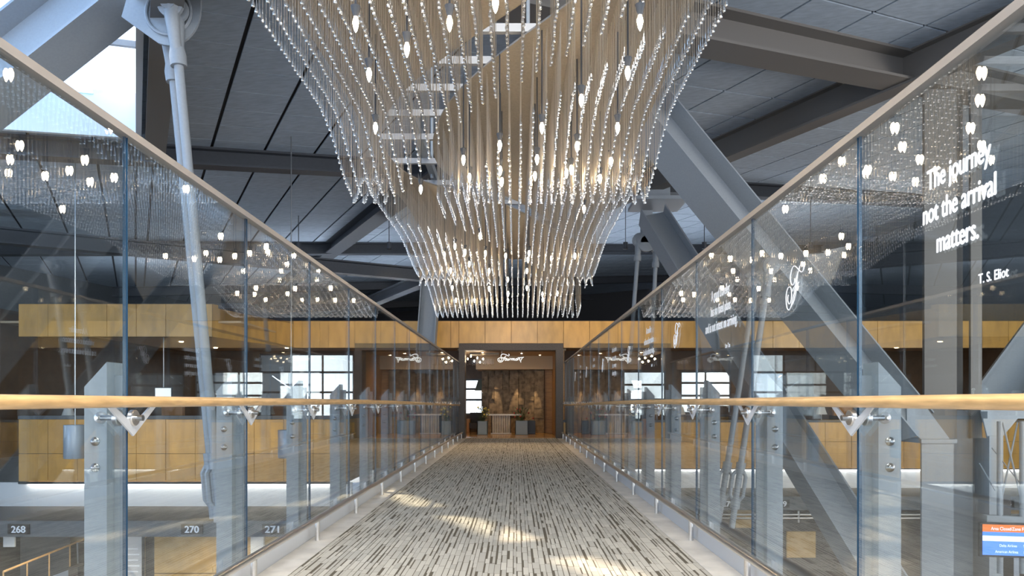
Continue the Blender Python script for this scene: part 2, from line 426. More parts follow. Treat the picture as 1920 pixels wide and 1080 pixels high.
wn = struct(q.build('window_1', M_white)); 
q = MB()
for i in range(1, 4): slab(q, SK[0], SK[1], SK[2]+1.5*i-.03, SK[2]+1.5*i+.03, H-.14, H)
for i in range(1, 4): slab(q, SK[0]+1.87*i-.03, SK[0]+1.87*i+.03, SK[2], SK[3], H-.1, H-.02)
q.build('window_frame', M_paint, wn)
q = MB()
for i in range(4): slab(q, SK[0], SK[1], SK[2]+.03+1.5*i, SK[2]+1.47+1.5*i-(.55 if i == 3 else 0), H-.08, H-.07)
M_frit = bpy.data.materials.new('white_fritted_glass'); M_frit.use_nodes = True; t = M_frit.node_tree; t.nodes.clear()
_o = t.nodes.new('ShaderNodeOutputMaterial'); _t = t.nodes.new('ShaderNodeBsdfTranslucent'); _t.inputs[0].default_value = (.66, .82, .98, 1); t.links.new(_t.outputs[0], _o.inputs[0])
q.build('fritted_pane', M_frit, wn)
# dark steel edge beam of the skylight and roof beams on the ceiling grid
def roofbeam(a0, b0, a1, b1, w_, h_, m, dz=0):
    return struct(MB().ibeam(CP(a0, b0, dz-h_/2), CP(a1, b1, dz-h_/2), w_, h_, .04, .05).build('roof_beam', m))
roofbeam(-6, .28, 13.1, .28, .3, .34, M_beam)
roofbeam(13.35, -20, 13.35, 10.4, .30, .32, M_paintd)
roofbeam(-6, 5.3, 50, 5.3, .44, .36, M_paintd)
roofbeam(0, 10.6, 50, 10.6, .30, .52, M_beam)
roofbeam(6.66, -.4, 6.66, 28, .46, .46, M_beam)
for a in (21.5, 30, 38): roofbeam(a, -18, a, 28, .3, .36, M_paintd)
roofbeam(-4, -9, 50, -9, .3, .36, M_paintd)
roofbeam(13.35, 10.7, 13.35, 28, .3, .36, M_paintd)

# ------------------------------------------------------------------ steel column, struts and tie rods
def strut(p0, p1, w_, h_, label, up, m=M_paint):
    o = MB().ibeam(p0, p1, w_, h_, .03, .03, up).build('diagonal_strut', m)
    return tag(o, label, 'steel strut', 'diagonal steel struts')
SIDE = (1, 0, 0)
YG = 7.6
lst = thing('diagonal_strut', 'blue grey steel strut rising to a round gusset at upper left', 'steel strut', (-7.4, YG, 2.4), 'diagonal steel struts')
d0, d1 = P(-330, 395, YG), P(222, -42, YG)
MB().ibeam(d0, d1, .46, .74, .035, .03, Vector((-.62, .22, .78))).build('strut_body', M_paint, lst)
gc = P(317, 24, YG-.33)
gq = MB(); gp = []
for i in range(13):
    t = math.radians(-110+i*110/12); gp.append((.33*math.cos(t), .05+.39*math.sin(t)))
gp = [(-.50, -.04)]+gp+[(.33, .24), (-.42, .24)]
u_ = Vector((1, 0, 0))
gq.prism(gp, gc, u_, (0, 0, 1), -.03); gq.build('gusset_plate', M_paint, lst)
rq = MB(); ring = [gc+u_*(.235*math.cos(t))+Vector((0, -.015, .235*math.sin(t))) for t in [2*math.pi*i/28 for i in range(29)]]
rq.tube(ring, .018, 8, False); rq.build('gusset_ring', M_paint, lst, True)

def rod_set(name, label, top, bots, r, fork_h, pin_r=.05, buckle=None, group='steel tie rods'):
    o = thing(name, label, 'tie rod', top, group)
    top = Vector(top)
    for i, (t0, b0) in enumerate(bots):
        t0, b0 = Vector(t0), Vector(b0); d = (b0-t0).normalized()
        u = Vector((d.z, 0, -d.x)).normalized() if abs(d.x)+abs(d.z) > .1 else Vector((1, 0, 0))
        f = MB()
        for s in (-1, 1):
            f.tube([t0+u*s*.02+Vector((0, s*.055, .0)), t0+d*fork_h*.25+Vector((0, s*.055, 0)), t0+d*fork_h*.75+Vector((0, s*.035, 0)), t0+d*fork_h+Vector((0, s*.012, 0))], [pin_r*1.15, pin_r*.95, pin_r*.75, pin_r*.8], 10)
        f.tube([t0+d*fork_h*.85, t0+d*fork_h*1.0, t0+d*fork_h*1.22], [r*1.5, r*1.8, r*1.7], 14)
        f.tube([t0+Vector((0, -.13, 0)), t0+Vector((0, .13, 0))], pin_r*1.05, 18)
        for s in (-1, 1): f.lathe([(pin_r*1.5, s*.055-.03), (pin_r*1.75, s*.055-.02), (pin_r*1.75, s*.055+.02), (pin_r*1.5, s*.055+.03)], t0, 20, 'y')
        f.build('clevis', M_paint, o, True)
        MB().tube([t0+d*fork_h, b0], r, 14).build('rod', M_paint, o, True)
        if buckle:
            c = t0+(b0-t0)*buckle; q = MB(); L = .42
            side = d.cross(Vector((0, 1, 0))).normalized()
            for s in (-1, 1):
                q.tube([c-d*L*.62, c-d*L*.5+side*s*.06, c-d*L*.35+side*s*.10, c+d*L*.35+side*s*.10, c+d*L*.5+side*s*.06, c+d*L*.62], .03, 8)
            q.tube([c-d*L*.85, c-d*L*.45], r*1.55, 12); q.tube([c+d*L*.45, c+d*L*.85], r*1.55, 12)
            q.build('turnbuckle', M_paint, o, True)
    return o
tp = P(325, 14, YG-.46)
rod_set('tie_rod', 'pair of blue grey tie rods hanging from the round gusset at left', tp,
        [(P(325, 14, YG-.46), P(414, 965, YG-.45)), (P(316, 50, YG-.02), P(405, 960, YG-.02))], .047, .50, .075, .945)
# right-hand column: flanged box section with branching struts
cx, cy = 7.0, 11.3; ct = .47
col = thing('steel_column', 'wide grey flanged steel column standing beyond the right glass', 'column', (cx, cy, -4.6))
xl, xr = cx-.62, cx+.66
q = MB(); q.box(xl, xl+.5, cy-.42, cy-.38, -4.6, ct-.06); q.box(xl+.46, xl+.5, cy-.38, cy+.3, -4.6, ct); q.box(xl+.5, xr-.2, cy+.0, cy+.04, -4.6, ct+.45)
q.box(xr-.22, xr, cy-.42, cy-.38, -4.6, ct+.05); q.box(xr-.04, xr, cy-.38, cy+.3, -4.6, ct); q.build('lower_shaft', M_paint, col)
MB().box(xl-.03, xl+.53, cy-.46, cy+.3, ct-.06, ct).build('bearing_plate', M_paint, col)
zt_ = ZC+.104*(.877*cx+.48*cy)-.5
q = MB(); q.box(cx-.40, cx+.12, cy-.12, cy-.06, ct, zt_); q.box(cx+.12, cx+.16, cy-.06, cy+.3, ct, zt_); q.box(cx+.16, cx+.36, cy+.1, cy+.15, ct, zt_); q.box(cx+.36, cx+.54, cy-.1, cy-.05, ct, zt_)
q.build('upper_shaft', M_beam, col)
q = MB(); q.prism([(xl+.02, ct), (xl+.48, ct), (xl+.02, ct+.62), (xl-.2, ct+.62), (xl-.2, ct+.2)], (0, cy-.36, 0), (1, 0, 0), (0, 0, 1), -.03)
q.prism([(xr-.2, ct), (xr, ct), (xr+.42, ct+.5), (xr+.1, ct+.62), (xr-.35, ct+.62)], (0, cy-.36, 0), (1, 0, 0), (0, 0, 1), -.03)
q.build('gusset_plate', M_paint, col)
strut((6.42, 11.3, .62), (2.08, 11.25, 5.88), .62, .66, 'big pale grey strut rising from the column past the chandelier', (.68, .45, .55), M_paint)
strut((5.75, 10.6, -1.95), (3.22, 16.3, 5.45), .46, .62, 'shorter grey strut rising to a capped head right of the chandelier', (.65, .35, .5), M_paint)
struct(MB().box(2.75, 3.95, 15.8, 16.9, 5.68, 5.76).box(3.0, 3.6, 16.1, 16.6, 5.76, 6.05).build('roof_beam', M_paint))
strut((7.75, 11.35, 1.0), (11.0, 11.35, 5.4), .5, .6, 'grey strut leaning right from the column at the picture edge', (-.7, .4, .5), M_paint)
strut((5.24, 8.6, -4.58), (9.4, 8.6, .6), .3, .42, 'grey strut crossing the lower right corner', (-.7, .3, .6), M_paint)
rod_set('tie_rod', 'pair of grey tie rods with turnbuckle seen through the right glass', P(1443, 500, 11.0),
        [(P(1443, 500, 10.8), P(1372, 990, 10.6)), (P(1416, 530, 11.4), P(1347, 980, 11.2))], .046, .40, .075, .84)
rod_set('tie_rod', 'far pair of slim grey tie rods under the capped strut', P(1196, 450, 16.9),
        [(P(1198, 450, 16.9), P(1182, 660, 17.0)), (P(1231, 462, 16.9), P(1221, 660, 17.0))], .05, .42, .09, None)
q = MB(); c = P(1212, 455, 16.8); q.lathe([(.16, -.05), (.22, -.04), (.22, .04), (.16, .05)], c, 20, 'y'); q.box(c.x-.14, c.x+.14, c.y-.05, c.y+.05, c.z, 5.68); 
tag(q.build('gusset_lug', M_paint, None, True), 'rounded grey steel lug holding the far slim tie rods', 'steel lug')
struct(MB().ibeam((-2.25, 19.3, 4.55), (-14.95, 12.35, 4.55), .30, .34, .04, .04).ibeam((-2.35, 19.35, 4.55), (-8.6, 30.8, 4.55), .30, .34, .04, .04).build('roof_beam', M_paintd))
strut(P(808, 526, 19.2), P(796, 700, 18.9), .42, .5, 'grey strut standing left of the chandelier tip before the timber wall', (1, 0, 0), M_paint)

# ------------------------------------------------------------------ chandelier
CX0, CX1 = -1.19, .965
HP = 2.15
def ease(t): t = max(0, min(1, t)); return t*t*(3-2*t)
def valley(Y, yc, near, far):
    return ease(1-(yc-Y)/near) if Y < yc else ease(1-(Y-yc)/far)
def hdrop(Y, x):
    h = 1.80+.10*ease((3.1-Y)/.8) if Y < 4.9 else (1.72 if Y < 8.3 else 1.62)
    if 4.9 <= Y < 5.5: h = 1.76
    h -= .29*valley(Y, 4.92, .85, .42)+.17*valley(Y, 8.3, 1.5, .42)+.31*valley(Y, 10.35, 1.5, .4)
    return h
def slot(Y): return -.90*math.cos((Y-5.9)*math.pi/3.7)
def slotw(Y): return .21*min(1, max(.0, 1.05-abs(Y-5.6)/4.2))
chan = thing('chandelier', 'long wavy chandelier of hanging crystal drops and lit bulbs over the bridge', 'chandelier', (0, 6.5, EYE+HP))
YN = 110; Y0c, Y1c = 2.35, 10.75
def plate(side):
    top = MB(); vs = []; n = YN; m = 8
    for i in range(n+1):
        Y = Y0c+(Y1c-Y0c)*i/n
        if side == 'L': a, b_ = CX0-.02, max(CX0-.018, min(CX1, slot(Y)-slotw(Y)))
        else: a, b_ = min(CX1+.018, max(CX0, slot(Y)+slotw(Y))), CX1+.02
        for j in range(m+1):
            x = a+(b_-a)*j/m
            z = EYE+HP+.05*math.sin(Y*1.9+x*1.2)
            vs.append((x, Y, z))
    k = len(vs); fs = []
    vs2 = [(x, y, z+.012) for x, y, z in vs]
    for i in range(n):
        for j in range(m):
            q0 = i*(m+1)+j; fs.append((q0, q0+1, q0+m+2, q0+m+1)); fs.append((k+q0, k+q0+m+1, k+q0+m+2, k+q0+1))
    for i in range(n):
        for j in (0, m):
            q0 = i*(m+1)+j; fs.append((q0, q0+m+1, k+q0+m+1, k+q0))
    return top.add(vs+vs2, fs).build('canopy_plate', M_plate, chan, True)
plate('L'); plate('R')
for Y in (2.6, 3.0, 3.4, 3.82, 4.22, 4.62, 5.02, 5.46, 5.95, 6.55, 7.2, 7.9, 8.6, 9.3, 10.0, 10.6):
    MB().box(CX0, CX1, Y-.018, Y+.018, EYE+HP+.09, EYE+HP+.14).build('crossbar', M_bar, chan)
for x in (CX0+.35, CX1-.3):
    MB().box(x-.03, x+.03, 2.35, 10.75, EYE+HP+.14, EYE+HP+.22).build('spine_bar', M_paint, chan)
for (x, y) in ((-.2, 4.0), (.1, 5.4), (CX0+.35, 3.4), (CX1-.3, 3.4), (CX0+.35, 7.0), (CX1-.3, 7.0), (CX0+.35, 10.2), (CX1-.3, 10.2)):
    zc = ZC+.104*(.877*x+.48*y); MB().tube([(x, y, EYE+HP+.1), (x, y, zc-.0)], .014, 8).build('hanger_rod', M_paint, chan, True)
def drop_profile(L=.070): return [(.0014, 0), (.0022, -.4*L), (.0048, -.66*L), (.0088, -.86*L), (.0066, -.96*L), (.0012, -1.0*L)]
strands = []
NX = 29; dY = .042
for j in range(NX):
    x = CX0+(CX1-CX0)*(j+.5)/NX
    n = int((Y1c-2.5)/dY)
    for i in range(n):
        Y = 2.5+dY*i+(.5*dY if j % 2 else 0)
        s, hw = slot(Y), slotw(Y)+.03
        if abs(x-s) < hw: continue
        # the row stops short of the slot on the side nearer the viewer, so rows end along its edge
        h = hdrop(Y, x)+random.uniform(-.004, .004)
        strands.append((x+random.uniform(-.003, .003), Y, EYE+h))
def screen_size(p):
    x, y, z = p
    px = VX+x/y*F; py = VY-(z-EYE)/y*F
    vis = -5 < px < 1925 and py > 4
    return (0 if vis else 1, y)
strands.sort(key=screen_size)
WR = .0013
def wire_into(q, p):
    x, y, z = p; z1 = EYE+HP+.03; a = []
    n = len(q.v)
    for zz in (z-.0, z1):
        for k in range(3):
            t = k*2.094+.5; q.v.append((x+WR*math.cos(t), y+WR*math.sin(t), zz))
    for k in range(3): q.f.append((n+k, n+(k+1) % 3, n+3+(k+1) % 3, n+3+k))
wires, drops = MB(), MB()
pr = drop_profile()
for i, p in enumerate(strands):
    if i < 100:
        q = MB(); wire_into(q, p); st = q.build('strand', M_wire, chan)
        d = MB().lathe(pr, p, 8).build('glass_drop', M_drop, None, True)
        d.parent = st; d.matrix_parent_inverse = st.matrix_parent_inverse.copy()
        d.matrix_parent_inverse = Matrix.Identity(4)
        # strand origin sits at the chandelier's own origin offset: keep world placement
        d.matrix_parent_inverse = (Matrix.Translation(chan.location) @ st.matrix_parent_inverse).inverted()
    else:
        wire_into(wires, p); drops.lathe(pr, p, 6)
o = wires.build('hanging_wires', M_wire, chan); o['kind'] = 'stuff'
o = drops.build('glass_drops', M_drop, chan, True); o['kind'] = 'stuff'
BULBS = [(692,140),(667,45),(763,93),(843,44),(929,8),(1200,42),(1177,137),(1090,188),(1158,240),(704,240),(1016,240),(937,273),(869,300),(1007,299),(1082,275),(1146,303),(938,320),(880,333),(1003,330),(1062,325),(1071,318),(1125,335),(789,355),(941,341),(1095,392),
         (853,462),(900,443),(833,478),(872,473),(910,475),(948,480),(992,475),(990,487),(1034,485),(1078,480),(880,495),(845,507),(917,508),(988,508),(882,524),(952,524)]
BULB3 = [(848,540),(917,541),(988,540),(855,563),(890,563),(921,562),(952,563),(953,551),(1017,552),(1018,562),(1045,550)]
def bulb(px, py, h):
    Y = h*F/(VY-py); p = P(px, py, Y)
    r = MB().tube([(p.x, p.y, EYE+HP+.05), (p.x, p.y, p.z+.06)], .005, 6).lathe([(.005, .085), (.022, .075), (.010, .03)], p, 12).build('lamp_rod', M_paintd, chan, True)
    b_ = MB().lathe([(.005, .032), (.0125, .014), (.013, 0), (.008, -.022), (.0015, -.036)], p, 10).build('bulb', M_bulb, None, True)
    b_.parent = r; b_.matrix_parent_inverse = (Matrix.Translation(chan.location) @ r.matrix_parent_inverse).inverted()
for a in BULBS: bulb(*a, 1.62)
for a in BULB3: bulb(*a, 1.48)

# ------------------------------------------------------------------ lounge wall, door and the lounge behind
def panels(q, x0, x1, y, z0, z1, step, gap=.012, th=.03, zsplit=None, off=0):
    x = x0
    while x < x1-.01:
        xe = min(x+step, x1)
        zs = [z0]+(zsplit or [])+[z1]
        for a, b_ in zip(zs[:-1], zs[1:]): q.box(x+gap/2, xe-gap/2, y-th, y, a+gap/2, b_-gap/2)
        x = xe
wb = struct(MB().box(-6.4, 15, YW+.001, YW+.2, 2.72, 3.38).box(-6.4, -1.6, YW+.001, YW+.2, 2.6, 2.72).box(1.37, 15, YW+.001, YW+.2, 2.6, 2.72)
            .box(1.37, 15, YW+.001, YW+.2, -.87, .46).box(-4.0, -1.6, YW+.001, YW+.2, -.87, .62).build('wall_back', M_pangap))
q = MB(); panels(q, -6.38, -1.62, YW, 2.6, 3.38, .754); panels(q, -1.62, 1.39, YW, 2.73, 3.38, .754); panels(q, 1.39, 15, YW, 2.6, 3.38, .754)
panels(q, 1.39, 15, YW, -.87, .46, .754, zsplit=[-.1]); panels(q, -3.98, -1.62, YW, -.87, .62, .754, zsplit=[-.1])
q.build('wall_panelling', M_panel, wb)
struct(MB().box(1.39, 15, YW-.04, YW+.32, .46, .52).box(-4.0, -1.62, YW-.04, YW+.3, .62, .68).build('trim_3', M_conc))
# nearer left wing of the wall
YL = 16.5
wl = struct(MB().box(-11.8, -7.2, YL+.001, YL+.2, 2.6, 3.38).box(-11.8, -4.0, YL+.001, YL+.2, -.87, .64).box(-4.2, -4.0, YL+.2, YW, -.87, .64).build('wall_left', M_pangap))
q = MB(); panels(q, -11.8, -7.2, YL, 2.6, 3.38, .70); panels(q, -11.8, -4.0, YL, -.84, .64, .70, zsplit=[-.18]); 
q.hexa([(-7.2, YL, 2.6), (-6.4, YW, 2.6), (-6.5, YW, 2.6), (-7.3, YL+.1, 2.6), (-7.2, YL, 3.38), (-6.4, YW, 3.38), (-6.5, YW, 3.38), (-7.3, YL+.1, 3.38)])
q.box(-3.998, -3.97, YL, YW, -.84, .64)
q.build('wall_panelling', M_panel, wl)
struct(MB().box(-11.8, -3.96, YL-.05, YL+.3, .64, .72).box(-4.26, -3.96, YL+.3, YW, .64, .72).build('trim_4', M_conc))
# white plinth band under the timber, lit from a cove
struct(MB().box(-15, -3.9, YL+.04, YL+.12, -1.46, -.87).box(1.7, 16, YW+.02, YW+.12, -1.46, -.87).box(-4.1, 1.7, YW+.02, YW+.12, -1.46, -.87).build('trim_5', M_white))
struct(MB().box(-11.8, -3.98, YL-.045, YL-.03, -.90, -.845).box(1.39, 15, YW-.045, YW-.032, -.90, -.865).build('trim_6', M_black))
for (x0, x1, y) in ((-11.6, -4.1, YL-.005), (1.8, 15, YW-.005)):
    tag(MB().box(x0, x1, y-.012, y+.02, -.895, -.875).build('cove_light', M_cove), 'hidden white light strip under the timber wall %s the bridge' % ('left of' if x0 < 0 else 'right of'), 'light')
# door surround
dr = struct(MB().box(-1.62, -1.446, YW-.10, YW+.45, 0, 2.72).box(1.17, 1.38, YW-.10, YW+.45, 0, 2.72).box(-1.446, 1.17, YW-.10, YW+.45, 2.53, 2.72).build('door_1', M_granite))
MB().box(-1.446, 1.17, YW-.02, YW+.5, -.02, .012).build('threshold', M_lfloor, dr)
# lounge shell
struct(MB().box(-12, 15, YW+.2, 26.3, -.3, -.01).box(-12, -4.0, YL+.3, YW+.2, -.3, -.01).build('floor_lounge', M_lfloor))
struct(MB().box(-12.5, 15.5, YW+.21, 26.8, 2.95, 3.0).box(-12.5, -6.6, YL+.2, YW+.21, 2.95, 3.0).build('ceiling_lounge', M_lceil))
struct(MB().hexa([(-15, 26.9, 3.3), (16, 26.9, 3.3), (16, 46.2, 4.55), (-15, 46.2, 4.55), (-15, 26.9, 3.42), (16, 26.9, 3.42), (16, 46.2, 4.67), (-15, 46.2, 4.67)]).box(-13, 15.6, YW+.2, 27.0, 3.3, 3.42).box(-12.0, -6.4, YL+.2, YW+.2, 3.3, 3.42).build('lounge_roof_and_sky_block', M_roof))  # sloped sheet beyond the lounge is added to shut out sky light
def wall_open(x0, x1, y0, y1, z0, z1, ops, m, name):
    xs = sorted({x0, x1}|{o[0] for o in ops}|{o[1] for o in ops}); zs = sorted({z0, z1}|{o[2] for o in ops}|{o[3] for o in ops}); q = MB()
    for a, b_ in zip(xs[:-1], xs[1:]):
        for c, d in zip(zs[:-1], zs[1:]):
            mx_, mz = (a+b_)/2, (c+d)/2
            if not any(o[0] < mx_ < o[1] and o[2] < mz < o[3] for o in ops): q.box(a, b_, y0, y1, c, d)
    return struct(q.build(name, m))
OPS = [(-9.6, -6.05, .35, 2.85), (-1.95, -1.1, .55, 1.9), (4.05, 5.65, .35, 2.2), (6.2, 8.1, .6, 2.2), (9.2, 11.2, .5, 2.1), (-12, -10.6, .9, 2.1)]
wall_open(-12.5, 15.5, 26, 26.2, -.3, 3.0, OPS, M_brown, 'wall_lounge')
for i, (a, b_, c, d) in enumerate(OPS):
    q = MB(); q.box(a, b_, 26.02, 26.12, c, c+.06); q.box(a, b_, 26.02, 26.12, d-.06, d); q.box(a, a+.05, 26.02, 26.12, c, d); q.box(b_-.05, b_, 26.02, 26.12, c, d)
    n = max(1, round((b_-a)/1.2))
    for k in range(1, n): x = a+(b_-a)*k/n; q.box(x-.03, x+.03, 26.03, 26.1, c, d)
    for zz in (c+(d-c)*.42, c+(d-c)*.72): q.box(a, b_, 26.03, 26.1, zz-.04, zz+.04)
    f_ = struct(q.build('window_%d' % (i+2), M_conc)); MB().box(a+.05, b_-.05, 26.06, 26.07, c+.06, d-.06).build('pane', M_glass, f_)
struct(MB().box(-12.6, -12.4, YL+.2, 26.2, -.3, 3.3).build('wall_lounge_left', M_brown)); struct(MB().box(15.4, 15.6, YW, 26.2, -.3, 3.3).build('wall_lounge_right', M_brown))
# entrance lobby: lower ceiling, timber soffit, stone feature wall
struct(MB().box(-1.7, 1.5, YW+.46, 24.2, 2.56, 2.62).build('ceiling_lobby', M_lceil))
struct(MB().box(-1.3, 1.5, 22.9, 24.4, 2.12, 2.56).build('soffit', M_lceil))
struct(MB().box(1.24, 1.45, YW+.46, 23.2, 0, 2.56).build('wall_lobby_right', M_lwood))
fw = struct(MB().hexa([(-1.12, 23.9, 0), (.98, 23.1, 0), (.98, 23.3, 0), (-1.12, 24.1, 0), (-1.12, 23.9, 2.14), (.98, 23.1, 2.14), (.98, 23.3, 2.14), (-1.12, 24.1, 2.14)]).build('feature_wall', M_slate))
q = MB(); random.seed(3)
fu = Vector((2.1, -.8, 0)).normalized(); fo = Vector((-1.12, 23.9, 0)); 
x = 0.0
while x < 2.2:
    wd = random.uniform(.2, .36); z = 0
    while z < 2.1:
        hh = random.uniform(.12, .55); dp = random.uniform(.02, .09)
        a = fo+fu*x; b_ = fo+fu*min(2.245, x+wd-.012); nn = Vector((fu.y, -fu.x, 0))*dp; z1 = min(2.12, z+hh-.01)
        q.hexa([a+nn+Vector((0, 0, z)), b_+nn+Vector((0, 0, z)), b_+Vector((0, 0, z)), a+Vector((0, 0, z)), a+nn+Vector((0, 0, z1)), b_+nn+Vector((0, 0, z1)), b_+Vector((0, 0, z1)), a+Vector((0, 0, z1))])
        z += hh
    x += wd
q.build('stone_blocks', M_slate, fw)
struct(MB().box(.98, 1.24, 23.2, 23.4, 0, 2.56).build('wall_lobby_end', M_lwood))
# lounge entrance furniture
rc = thing('reception_desk', 'reception desk with fluted front between two planters through the doorway', 'desk', (-.46, 22.85, 0))
q = MB()
for i in range(8): q.lathe([(.035, .03), (.035, .60)], (-.72+.075*i, 22.62, 0), 10)
q.build('fluted_front', M_stone, rc, True); MB().box(-.78, -.14, 22.65, 23.0, .0, .6).build('body', M_fab, rc); MB().box(-.95, .24, 22.55, 23.05, .6, .645).build('counter_top', M_white, rc)
MB().box(-.80, -.12, 22.57, 22.68, 0, .03).build('plinth', M_white, rc)
def planter(x0, x1, h, label, seed, cols):
    xc = (x0+x1)/2; o = yc_ = 22.2; o = thing('planter', label, 'planter', (xc, yc_, 0), 'blue grey square planters'); hw = (x1-x0)/2
    q = MB(); y0, y1 = yc_-hw, yc_+hw
    q.box(x0, x1, y0, y0+.02, .02, h); q.box(x0, x1, y1-.02, y1, .02, h); q.box(x0, x0+.02, y0, y1, .02, h); q.box(x1-.02, x1, y0, y1, .02, h); q.box(x0, x1, y0, y1, 0, .03); q.build('pot', M_plant, o)
    MB().box(x0+.02, x1-.02, y0+.02, y1-.02, h-.08, h-.05).build('soil', M_fab, o)
    rnd = random.Random(seed); lf, bl = MB(), MB()
    for i in range(46):
        a = rnd.uniform(0, 6.28); r = rnd.uniform(.02, hw*1.25); z = h+rnd.uniform(.0, .38)
        p = Vector((xc+r*math.cos(a), yc_+r*math.sin(a)*.8, z)); d = Vector((math.cos(a), math.sin(a), rnd.uniform(.3, 1.6))).normalized(); s = d.cross(Vector((0, 0, 1))).normalized()*rnd.uniform(.012, .028); L = rnd.uniform(.08, .17)
        lf.add([p, p+d*L*.5+s, p+d*L, p+d*L*.5-s, p+d*L*.5+Vector((0, 0, .01))], [(0, 1, 4), (1, 2, 4), (2, 3, 4), (3, 0, 4)])
        lf.tube([(xc, yc_, h-.06), p], .003, 4)
        if i % 5 == 0: bl.lathe([(.004, -.03), (.028, -.012), (.03, .01), (.012, .03)], p+d*L, 7)
    lf.build('foliage', M_leaf, o); bl.build('blooms', cols, o, True)
planter(-1.21, -.88, .43, 'blue grey square planter left of the reception desk', 1, M_yel)
planter(0.0, .41, .44, 'blue grey square planter with red blooms right of the reception desk', 2, M_red)
tag(MB().box(.42, .66, 22.75, 23.0, 0, .42).box(.44, .64, 22.77, 22.98, .42, .43).build('waste_bin', M_black), 'black square bin beside the red blooming planter', 'bin')
ar = thing('armchair', 'dark lounge armchair below the window through the doorway', 'armchair', (-1.25, 24.4, 0), 'lounge armchairs')
MB().box(-1.6, -1.2, 24.0, 24.6, .12, .32).build('seat', M_fab, ar); MB().box(-1.6, -1.2, 24.55, 24.72, .12, .66).build('backrest', M_fab, ar); MB().box(-1.68, -1.58, 24.0, 24.7, .0, .45).build('armrest', M_tan, ar); MB().box(-1.22, -1.12, 24.0, 24.7, 0, .45).build('armrest', M_fab, ar)
fl = thing('floor_lamp', 'floor lamp with dark green cone shade before the entrance window', 'lamp', (-1.28, 25.0, 0))
MB().lathe([(.26, 1.45), (.13, 1.85)], (-1.2, 25, 0), 20).build('lamp_shade', M_shadeg, fl, True); MB().tube([(-1.2, 25, .02), (-1.2, 25, 1.5)], .014, 8).build('pole', M_black, fl); MB().lathe([(.14, 0), (.14, .02)], (-1.2, 25, 0), 16).build('base', M_black, fl)
# script sign over the entrance
SG = [[(790,225),(825,225),(835,260),(800,300),(760,280),(690,240),(580,215),(500,230),(465,300),(480,360),(530,385),(560,370)],
      [(700,290),(640,340),(600,420),(560,500),(500,560),(420,575),(350,540),(320,460),(350,410),(430,380),(490,420),(490,490),(440,525),(395,490),(400,450)], [(540,410),(600,380),(690,390)],
      [(730,410),(680,410),(645,450),(650,495),(690,490),(740,420),(725,480),(750,500),(790,470)], [(800,415),(775,490),(810,495),(840,460)], [(848,372),(852,378)],
      [(860,410),(840,495)], [(850,450),(890,415),(925,420)], [(945,410),(915,500)], [(935,450),(985,410),(1005,425),(980,500)], [(1000,450),(1050,410),(1070,425),(1045,490),(1080,495)],
      [(1180,410),(1130,430),(1110,470),(1130,500),(1170,490),(1195,440),(1180,410),(1210,420)], [(1240,410),(1210,500)], [(1230,450),(1290,410),(1315,425),(1300,490),(1330,495)],
      [(1490,350),(1420,390),(1380,460),(1350,520),(1350,570),(1375,575)], [(1215,375),(1440,365)]]
sg = thing('script_sign', 'white script sign hanging in the head of the doorway', 'sign', (-.14, 20.1, 2.2))
q = MB()
for st in SG: q.tube([P(920+p.x/24, 655+p.y/24, 20.1) for p in smooth(st, 4)], .0105, 6)
q.build('lettering', M_scr, sg)
q = MB()
for px in (941, 978): q.tube([P(px, 668, 20.1), P(px, 656.5, 20.1)], .003, 5)
q.build('hanging_wire', M_bolt, sg)
# little drop chandelier and lamps in the lobby
lc = thing('pendant_chandelier', 'small chandelier of bulbs and drops at the doorway upper left', 'chandelier', (-.95, 21.6, 2.56))
MB().box(-1.40, -.50, 21.3, 22.1, 2.50, 2.56).build('canopy_plate', M_plate, lc)
q = MB(); qd = MB()
for (px, py) in ((877, 673), (889, 677), (895, 671), (906, 673), (883, 668), (900, 679)): q.lathe([(.006, .03), (.02, .0), (.006, -.03)], P(px, py, 21.5), 8); 
q.build('bulbs', M_bulb, lc)
for i in range(18):
    c = P(874+3*i, 684+random.uniform(-1, 1), 21.5); qd.lathe([(.002, .18), (.003, .03), (.012, 0), (.002, -.02)], c, 6)
qd.build('glass_drops', M_drop, lc)
LAMPS = [(-1.0, 21.2, 2.55), (.2, 21.6, 2.55), (.8, 22.4, 2.55), (-.6, 22.4, 2.55)]
for i, (x, y, z) in enumerate(LAMPS):
    o = tag(MB().lathe([(.02, -.008), (.025, 0.01)], (x, y, z), 14).build('recessed_downlight', M_lampon), '%s small recessed downlight in the lobby ceiling' % ['left front', 'middle', 'right rear', 'left rear'][i], 'light', 'lobby downlights')
WARM = (1, .70, .38)
# stone wall washers, lobby and lounge lamps
for (x, y) in ((-.72, 23.44), (.02, 23.14), (.6, 22.9)):
    light('wall_washer', 'SPOT', (x, y, 2.10), 90, WARM, .02, spot=28, blend=.5, target=(x+.02, y+.17, .75))
light('lobby_lamp', 'SPOT', (.2, 21.6, 2.54), 34, WARM, .025, spot=155, blend=.6, target=(.2, 21.8, 0)); light('lobby_lamp', 'SPOT', (-1.0, 21.2, 2.54), 22, WARM, .025, spot=155, blend=.6, target=(-1, 21.3, 0))
for x in (-10.5, -8, -5.5, -3.5, 3.5, 6, 8.5, 11, 13.5):
    for y in (21.8, 24.3):
        light('lounge_lamp', 'SPOT', (x, y, 2.92), 14, WARM, .025, spot=150, blend=.6, target=(x, y+.01, 0))
        tag(MB().lathe([(.06, -.02), (.07, .01)], (x, y, 2.94), 12).build('ceiling_spotlight', M_lampon), 'small warm spotlight in the lounge ceiling', 'light', 'lounge ceiling spotlights')
